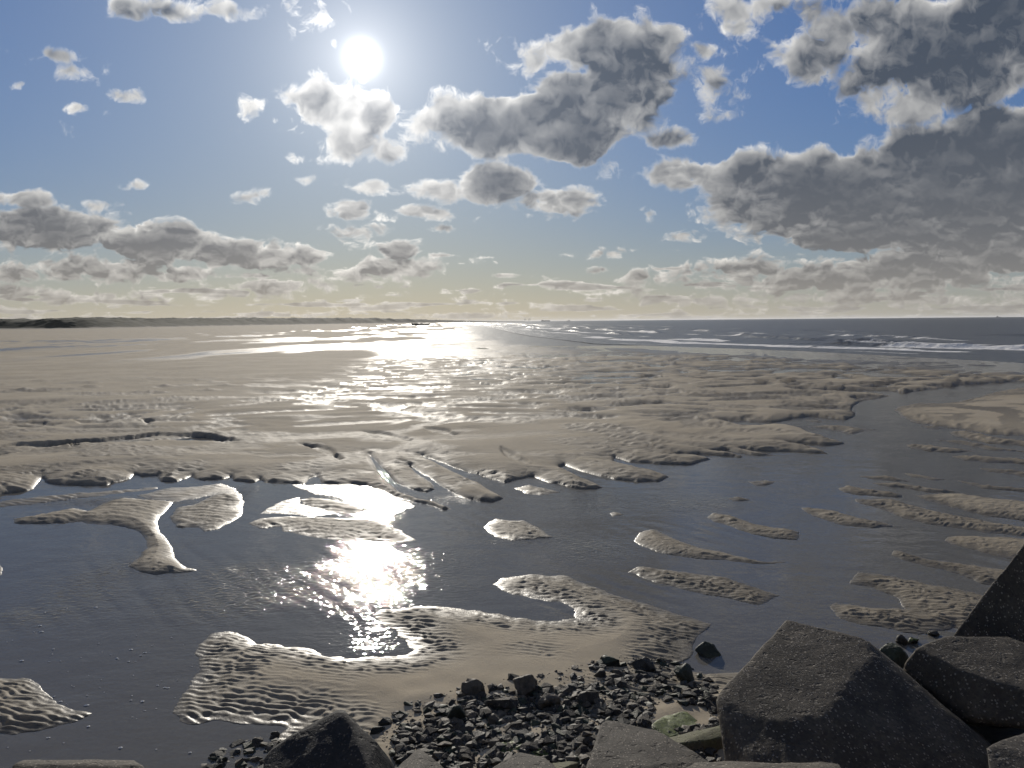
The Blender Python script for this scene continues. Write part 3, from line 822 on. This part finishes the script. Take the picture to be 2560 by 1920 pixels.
TOPA = on_plane([(1964, 1548), (1785, 1742), (1955, 1803), (2050, 1790), (2183, 1640), (2160, 1594)], (1785, 1742, 7.9), (-0.05, -0.17, 0.98))
block('concrete_block', TOPA + [(1815, 1950, 7.2), (1990, 2110, 6.3), (2545, 1925, 7.2), (2300, 2200, 6.2), (2100, 1750, 10.2), (2420, 1800, 8.8)], M_CON,
    'huge tilted concrete block in the foreground with broad speckled top face', bev=0.035, seed=1)
TOPB = on_plane([(2290, 1618), (2361, 1588), (2520, 1590), (2640, 1640), (2640, 1750), (2430, 1688)], (2430, 1688, 8.0), (-0.02, -0.16, 0.98))
block('concrete_block', TOPB + [(2250, 1672, 8.6), (2408, 1806, 7.9), (2430, 1790, 7.8), (2640, 1830, 7.4),
    (2300, 1800, 9.0), (2600, 1760, 9.8)], M_CON, 'chunky brown concrete block wedged right of the huge tilted one', bev=0.035, seed=2)
block('concrete_block', [(2565, 1352, 9.7), (2470, 1475, 9.5), (2383, 1588, 9.3), (2386, 1640, 9.2), (2800, 1150, 10.2), (2900, 1640, 9.3), (2900, 1200, 11.5), (2560, 1640, 11.2), (2470, 1500, 10.4)], M_CON,
    'large leaning concrete block at the right edge with slanting left side', bev=0.03, seed=3)
block('concrete_block', [(2462, 1864, 6.2), (2516, 1852, 6.4), (2600, 1815, 6.6), (2700, 1900, 6.0), (2480, 1990, 5.7), (2700, 2050, 5.6), (2650, 1960, 7.0)], M_CONG,
    'small grey concrete corner in the bottom right corner', bev=0.04, seed=4)
block('concrete_block', [(1690, 1926, 5.1), (1735, 1904, 5.4), (2098, 1905, 5.4), (2120, 1935, 5.1), (1690, 2200, 4.9), (2120, 2200, 4.9), (1760, 2100, 6.0), (2090, 2100, 6.0)], M_CON,
    'pale speckled flat block top peeking in below the huge tilted block', bev=0.03, seed=5)
block('concrete_block', [(1514, 1799, 8.5), (1500, 1814, 8.35), (1640, 1824, 8.3), (1780, 1906, 7.6), (1483, 1880, 7.7), (1632, 1908, 7.4), (1440, 1990, 7.0), (1640, 2060, 6.6), (1800, 2000, 7.0), (1660, 1900, 8.9)], M_CONG,
    'grey wedge shaped concrete block left of the huge tilted block', bev=0.03, seed=6)
block('concrete_block', [(1655, 1846, 8.45), (1815, 1808, 8.75), (1815, 1842, 8.45), (1700, 1858, 8.2), (1690, 1940, 8.1), (1815, 1940, 8.2), (1815, 1890, 9.0), (1700, 1890, 9.0)], M_TAN,
    'tan concrete beam with a mossy green upper edge', bev=0.02, seed=7)
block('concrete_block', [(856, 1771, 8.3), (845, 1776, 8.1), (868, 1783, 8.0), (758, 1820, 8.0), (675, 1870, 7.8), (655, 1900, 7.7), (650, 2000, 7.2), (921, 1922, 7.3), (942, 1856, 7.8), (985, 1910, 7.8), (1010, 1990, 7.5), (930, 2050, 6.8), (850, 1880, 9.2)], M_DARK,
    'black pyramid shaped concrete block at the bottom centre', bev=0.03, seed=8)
block('concrete_block', [(1047, 1868, 8.3), (990, 1918, 7.9), (1110, 1920, 7.9), (1050, 1935, 7.5), (970, 1990, 7.4), (1130, 2000, 7.4), (1050, 1960, 8.8)], M_CONG,
    'small dark pointed block right of the black pyramid', bev=0.02, seed=9)
block('concrete_block', [(1215, 1926, 7.5), (1292, 1880, 8.0), (1305, 1879, 8.0), (1364, 1893, 7.9), (1400, 1925, 7.5), (1300, 2030, 6.8), (1420, 2020, 7.0), (1210, 2030, 6.9), (1320, 1960, 8.5)], M_CONG,
    'low grey block top at the bottom edge before the mossy boulder', bev=0.025, seed=10)
block('concrete_block', [(1376, 1902, 8.1), (1488, 1868, 8.5), (1490, 1890, 8.2), (1394, 1926, 7.8), (1390, 1990, 7.7), (1500, 1960, 8.0), (1450, 1950, 8.9)], M_TAN,
    'thin tan slab leaning between two grey blocks at the bottom', bev=0.015, seed=11)
block('concrete_block', [(30, 1910, 7.9), (60, 1898, 8.1), (336, 1898, 8.1), (362, 1912, 7.9), (20, 2000, 7.4), (380, 2000, 7.4), (60, 1990, 8.3), (340, 1990, 8.3)], M_CON,
    'flat brown speckled block at the bottom left water edge', bev=0.03, seed=12)

# boulders
def boulder(name, spec, mat, label, cat='boulder', **kw):
    return tag(hull_block(name, [at(*s) for s in spec], mat, **kw), label, cat, 'boulders at the foot of the breakwater')


boulder('boulder', [(1628, 1810, 8.75), (1658, 1788, 9.05), (1716, 1777, 9.2), (1766, 1817, 8.85), (1674, 1843, 8.5), (1630, 1832, 8.6), (1680, 1880, 8.4), (1760, 1860, 8.7), (1690, 1850, 9.4)], M_MOSS,
        'flat topped boulder covered in bright green moss', bev=0.02, rough=0.012, seed=21)
boulder('boulder', [(1230, 1862, 8.35), (1250, 1854, 8.4), (1306, 1841, 8.6), (1338, 1845, 8.6), (1385, 1893, 8.2), (1228, 1935, 8.0), (1390, 1935, 8.0), (1310, 1900, 9.0)], M_MOSS,
        'dark mossy boulder behind the low grey block top', bev=0.03, rough=0.04, seed=22)


def lump(name, px, py, wpx, hpx, label, mat, seed, squash=0.8, group='boulders at the foot of the breakwater', cat='boulder', sink=0.72):
    X, Y = ground_pt(px, py + hpx * 0.5)
    X = float(X); Y = float(Y)
    s = math.hypot(Y, CAMH) / F
    r = random.Random(seed)
    pts = []
    hw, hh = wpx * s * 0.52, hpx * s * 0.6
    z0 = float(ground(np.array([X]), np.array([Y]))[0][0])
    for k in range(13):
        u = r.uniform(-1, 1); a = r.uniform(0, 2 * math.pi); q_ = math.sqrt(1 - u * u)
        pts.append(Vector((X + q_ * math.cos(a) * hw, Y + hw * 0.6 + q_ * math.sin(a) * hw * 0.75, max(z0, 0) + hh * (1 - sink) + u * hh)))
    return tag(hull_block(name, pts, mat, bev=0.012, rough=0.03, seed=seed, cuts=3), label, cat, group)


M_STONE = concrete('wet_stone', (0.026, 0.024, 0.019), (0.06, 0.053, 0.042), speck=0.25, rough=0.68, vary=True)
M_SEAW = concrete('weedy_stone', (0.018, 0.022, 0.016), (0.035, 0.038, 0.026), moss=0.15, speck=0.1, rough=0.6)
lump('boulder', 1777, 1623, 56, 42, 'dark rounded boulder standing alone in the water', M_SEAW, 31)
lump('boulder', 2240, 1640, 92, 54, 'dark weedy boulder between the huge block and its right neighbour', M_SEAW, 32)
lump('boulder', 2254, 1600, 26, 24, 'small upright dark rock at the water behind the blocks', M_STONE, 33)
lump('boulder', 2290, 1602, 40, 20, 'low pale greenish rock at the water behind the blocks', M_MOSS, 34)
lump('boulder', 2340, 1584, 30, 12, 'flat dark rock at the foot of the leaning right block', M_STONE, 35)
lump('boulder', 1185, 1748, 62, 46, 'dark hunched boulder at the sand edge left of the rubble', M_STONE, 36)
lump('boulder', 1315, 1740, 64, 58, 'large black pointed boulder at the edge of the rippled sand', M_STONE, 37)
lump('boulder', 1475, 1774, 60, 46, 'blocky dark boulder in the middle of the rubble', M_STONE, 38)
lump('boulder', 1532, 1668, 56, 36, 'dark boulder lying on the rippled sand above the rubble', M_SEAW, 39)
lump('boulder', 1612, 1674, 60, 36, 'grey dark boulder at the top edge of the rubble', M_STONE, 40)
lump('boulder', 1718, 1694, 64, 52, 'round weed covered boulder at the top right of the rubble', M_SEAW, 41)
lump('boulder', 1372, 1786, 56, 40, 'black boulder left of the blocky one in the rubble', M_STONE, 42)
lump('boulder', 1260, 1790, 90, 46, 'pale flat slanting slab of stone in the rubble', M_CONG, 43)
lump('boulder', 1138, 1820, 52, 48, 'black cracked boulder near the black pyramid block', M_SEAW, 44)
lump('boulder', 1500, 1706, 34, 24, 'small black boulder half sunk in rippled sand', M_STONE, 45)
lump('boulder', 686, 1836, 24, 16, 'lone black stone in shallow water beside the pyramid block', M_STONE, 46)

# ------------------------------------------------------------------ loose stones
STM = []
for k in range(9):
    r = random.Random(100 + k)
    bm = bmesh.new()
    sx, sy, sz = 1, r.uniform(.5, .95), r.uniform(.28, .62)
    for j in range(14):
        v = Vector((r.gauss(0, 1), r.gauss(0, 1), r.gauss(0, 1))).normalized()
        bm.verts.new((v.x * sx * .5, v.y * sy * .5, v.z * sz * .5))
    rr = bmesh.ops.convex_hull(bm, input=bm.verts)
    bmesh.ops.delete(bm, geom=list({v for v in rr['geom_interior'] + rr['geom_unused'] if isinstance(v, bmesh.types.BMVert)}), context='VERTS')
    me = bpy.data.meshes.new('rubble_stone'); bm.to_mesh(me); bm.free()
    me.materials.append(M_STONE if k < 5 else (M_CONG if k < 7 else M_SEAW))
    STM.append(me)
RUB = np.array([(1000, 1960), (985, 1860), (1060, 1830), (1140, 1790), (1220, 1770), (1300, 1760), (1400, 1745), (1480, 1730), (1560, 1690), (1600, 1660), (1700, 1655), (1790, 1690), (1800, 1960)], float)
RUB2 = np.array([(470, 1945), (530, 1890), (600, 1850), (660, 1840), (700, 1836), (700, 1950)], float)
RUB3 = np.array([(640, 1830), (720, 1815), (745, 1830), (690, 1850), (560, 1900), (480, 1930)], float)


RUBX = np.array([(940, 1850), (1010, 1790), (1180, 1740), (1400, 1700), (1560, 1650), (1740, 1640), (1740, 1700), (1400, 1790), (1100, 1860), (985, 1930)], float)


def inpoly(x, y, P):
    c = False; n = len(P); j = n - 1
    for i in range(n):
        if (P[i][1] > y) != (P[j][1] > y) and x < (P[j][0] - P[i][0]) * (y - P[i][1]) / (P[j][1] - P[i][1]) + P[i][0]: c = not c
        j = i
    return c


cand = []
for P, N in ((RUB, 4600), (RUB2, 420), (RUBX, 900)):
    x0, x1, y0, y1 = P[:, 0].min(), P[:, 0].max(), P[:, 1].min(), P[:, 1].max()
    k = 0
    while k < N:
        px, py = rnd.uniform(x0, x1), rnd.uniform(y0, y1)
        if not inpoly(px, py, P): continue
        k += 1
        if 1632 < px < 1770 and 1790 < py < 1850: continue
        u = pn(np.array([px / 55.0]), np.array([py / 30.0]), 7)[0] + 0.012 * min(py - 1700, 90) - 0.25
        if P is RUB and u < rnd.uniform(-0.7, 0.5): continue
        cand.append((px, py, (0.022 if P is RUBX else 0.026) + 0.25 * rnd.random() ** (9 if P is RUBX else 5.0)))
ca = np.array(cand)
gx, gy = ground_pt(ca[:, 0], ca[:, 1])
gz = ground(gx, gy)[0]
order = np.argsort(-ca[:, 2])
kept = []; rest = []
for n_, i in enumerate(order):
    (kept if len(kept) < 300 else rest).append(i)
for i in kept:
    o = bpy.data.objects.new('rubble_stone', STM[rnd.randrange(9)]); COL.objects.link(o)
    s = ca[i, 2] * 0.86
    o.location = (gx[i], gy[i], max(gz[i], -0.02) + s * 0.04); o.scale = (s * rnd.uniform(.8, 1.3), s, s * rnd.uniform(.8, 1.3))
    o.rotation_euler = (rnd.uniform(-.5, .5), rnd.uniform(-.5, .5), rnd.uniform(0, 6.28))
    kd = {'wet_stone': 'dark angular', 'concrete_grey': 'paler grey angular', 'weedy_stone': 'blackish weed stained'}[o.data.materials[0].name]
    if ca[i, 0] < 760: pl = 'in the shallow water left of the black pyramid block'
    elif ca[i, 0] < 1230: pl = 'in the rubble right of the black pyramid block'
    elif ca[i, 0] < 1520: pl = 'in the middle of the rubble patch'
    else: pl = 'in the rubble left of the huge tilted block'
    tag(o, kd + ' stone ' + pl, 'stone', 'rubble stones')
vs, fs, ms = [], [], []
for i in rest:
    k = rnd.randrange(9); me = STM[k]
    s = ca[i, 2]
    M = Matrix.Translation((gx[i], gy[i], max(gz[i], -0.03) + s * 0.04)) @ Matrix.Rotation(rnd.uniform(0, 6.28), 4, 'Z') @ Matrix.Rotation(rnd.uniform(-.6, .6), 4, 'X') @ Matrix.Scale(s, 4)
    b0 = len(vs)
    vs += [tuple(M @ v.co) for v in me.vertices]
    for p in me.polygons:
        fs.append([b0 + j for j in p.vertices]); ms.append(0 if k < 5 else (1 if k < 7 else 2))
me = mesh_from('rubble', vs, fs)
for m_ in (M_STONE, M_CONG, M_SEAW): me.materials.append(m_)
me.polygons.foreach_set('material_index', np.array(ms, np.int32))
tag(link('rubble', me), 'small dark stones and pebbles strewn over the sand below the blocks', 'rubble', kind='stuff')

# foam flecks drifting on the near water
vs, fs = [], []
for k in range(70):
    px, py = rnd.uniform(0, 480), rnd.uniform(1500, 1900)
    if k % 3 == 0: px, py = rnd.gauss(330, 90), rnd.gauss(1720, 60)
    X, Y = (float(a) for a in ground_pt(px, py))
    s = 0.008 + 0.02 * rnd.random() ** 3
    b0 = len(vs); n = 7; e = rnd.uniform(1, 2.2)
    for j in range(n):
        a = j / n * 6.283; q_ = s * rnd.uniform(.6, 1.1)
        vs.append((X + math.cos(a) * q_ * e, Y + math.sin(a) * q_, 0.006))
    vs.append((X, Y, 0.006 + s * 0.5))
    fs += [(b0 + j, b0 + (j + 1) % n, b0 + n) for j in range(n)]
mt, g, b, out = material('foam')
b.inputs['Base Color'].default_value = (0.75, 0.73, 0.68, 1); b.inputs['Roughness'].default_value = 0.8
fm = [f for f in fs]
hts = ground(np.array([v[0] for v in vs]), np.array([v[1] for v in vs]))[0]
fm = [f for f in fs if max(hts[j] for j in f) < -0.01]
tag(link('foam_flecks', mesh_from('foam_flecks', vs, fm), mt), 'tiny white foam flecks drifting on the dark near water', 'foam', kind='stuff')

# ------------------------------------------------------------------ small things on the horizon
M_FAR = concrete('far_dark', (0.03, 0.032, 0.035), (0.05, 0.052, 0.055), speck=0.0)
mt, g, b, out = material('tree_leaf')
g.put(b.inputs['Base Color'], g.mix(g.noise(g.n('ShaderNodeNewGeometry').outputs['Position'], 0.8, 2), (0.015, 0.022, 0.012), (0.04, 0.05, 0.025)))
b.inputs['Roughness'].default_value = 0.9
M_LEAF = mt


def boxes(name, bs, mat, parent=None, loc=None):
    """axis boxes (x0,x1,y0,y1,z0,z1) joined in one mesh"""
    vs, fs = [], []
    for x0, x1, y0, y1, z0, z1 in bs:
        n = len(vs)
        vs += [(x0, y0, z0), (x1, y0, z0), (x1, y1, z0), (x0, y1, z0), (x0, y0, z1), (x1, y0, z1), (x1, y1, z1), (x0, y1, z1)]
        fs += [tuple(n + j for j in f) for f in ((0, 3, 2, 1), (4, 5, 6, 7), (0, 1, 5, 4), (1, 2, 6, 5), (2, 3, 7, 6), (3, 0, 4, 7))]
    return link(name, mesh_from(name, vs, fs), mat, parent, loc)


def empty(name, loc):
    o = bpy.data.objects.new(name, None); COL.objects.link(o); o.location = loc; return o


# flat dark building low on the far beach
p = at(1051, 813, 1150); z0 = 0.1
e = tag(empty('beach_pavilion', (p.x, p.y, z0)), 'long low dark flat topped building on the far beach before the dunes', 'building')
boxes('wall', [(-12, 13, 0, 8, 0, 2.6)], M_FAR, e); boxes('roof', [(-12.6, 13.6, -.6, 8.6, 2.603, 2.9)], M_FAR, e); boxes('annex', [(-13.5, -12.01, 1, 6, 0, 3.4)], M_FAR, e)
# trees standing on the dune at the left edge
for k, (px, hpx, pos_) in enumerate(((-6, 7, 'cut by the left picture edge'), (4, 8, 'first from the left edge on the dune'), (14, 7, 'second from the left edge on the dune'), (22, 8, 'third from the left edge, the tallest on the dune'), (28, 5, 'small one right of the others on the dune'))):
    base_p = at(px, 806, 1010)
    H_ = hpx * 1010 / F + 1.5
    e = tag(empty('tree', (base_p.x, base_p.y, base_p.z - 1.5)), 'distant dark tree ' + pos_, 'tree', 'trees on the dune at the left edge')
    r = random.Random(k)
    bm = bmesh.new(); bmesh.ops.create_cone(bm, segments=6, radius1=.35, radius2=.12, depth=H_ * .8, cap_ends=True, matrix=Matrix.Translation((0, 0, H_ * .4)))
    me = bpy.data.meshes.new('trunk'); bm.to_mesh(me); bm.free(); link('trunk', me, M_FAR, e)
    vs, fs = [], []
    for j in range(260):
        v = Vector((r.gauss(0, 1), r.gauss(0, 1), r.gauss(0, 1))).normalized() * r.random() ** .4
        c = Vector((v.x * H_ * .34, v.y * H_ * .3, H_ * .66 + v.z * H_ * .32)); s_ = .5
        n = len(vs)
        for q_ in range(3): vs.append(c + Vector((r.uniform(-s_, s_), r.uniform(-s_, s_), r.uniform(-s_, s_))))
        fs.append((n, n + 1, n + 2))
    link('crown', mesh_from('crown', vs, fs), M_LEAF, e)
# harbour cranes and a hall beyond the far beach
for k, (px, lab) in enumerate(((1313, 'left one of two tiny harbour cranes on the horizon'), (1323, 'right one of two tiny harbour cranes on the horizon'))):
    p = at(px, 805, 9000)
    e = tag(empty('harbour_crane', (p.x, p.y, 0)), lab, 'crane', 'harbour cranes on the horizon')
    for lx in (-9, 7): boxes('leg', [(lx, lx + 2.5, 0, 3, 0, 24)], M_FAR, e)
    boxes('portal_beam', [(-10, 11, -.5, 3.5, 24.01, 27)], M_FAR, e)
    boxes('boom', [(-22 + 30 * k, -6 + 30 * k, 0, 3, 27.01, 29.5)], M_FAR, e); boxes('mast', [(-2, 1, 0, 3, 27.02, 36)], M_FAR, e)
p = at(1364, 805, 9500)
e = tag(empty('harbour_hall', (p.x, p.y, 0)), 'faint flat harbour hall on the horizon right of the cranes', 'building')
boxes('wall', [(-55, 55, 0, 30, 0, 11)], M_FAR, e); boxes('tower', [(-40, -30, 3, 20, 11.01, 17)], M_FAR, e)
p = at(1421, 805, 9500)
e = tag(empty('ship', (p.x, p.y, 0)), 'tiny ship on the horizon near the end of the coast', 'ship')
boxes('hull', [(-22, 22, 0, 10, 0, 5)], M_FAR, e); boxes('deckhouse', [(2, 14, 1, 9, 5.01, 13)], M_FAR, e)
p = at(2497, 795, 9500)
e = tag(empty('ship', (p.x, p.y, 0)), 'tiny ship on the open sea horizon at far right', 'ship')
boxes('hull', [(-28, 28, 0, 10, 0, 6)], M_FAR, e); boxes('deckhouse', [(-20, -8, 1, 9, 6.01, 17)], M_FAR, e)

# ------------------------------------------------------------------ sea haze
vs = [(x, y, z) for z in (-3, 60) for (x, y) in ((-60000, -60), (80000, -60), (80000, 50000), (-60000, 50000))]
hm = mesh_from('haze', vs, [(0, 3, 2, 1), (4, 5, 6, 7), (0, 1, 5, 4), (1, 2, 6, 5), (2, 3, 7, 6), (3, 0, 4, 7)])
mt, g, b, out = material('haze')
mt.node_tree.nodes.remove(b)
pv = g.n('ShaderNodeVolumePrincipled'); pv.inputs['Color'].default_value = (0.9, 0.92, 0.95, 1); pv.inputs['Density'].default_value = 0.000018; pv.inputs['Anisotropy'].default_value = 0.3
mt.node_tree.links.new(pv.outputs[0], out.inputs['Volume'])
tag(link('haze', hm, mt), 'thin pale sea haze over the far beach', 'haze', kind='stuff')
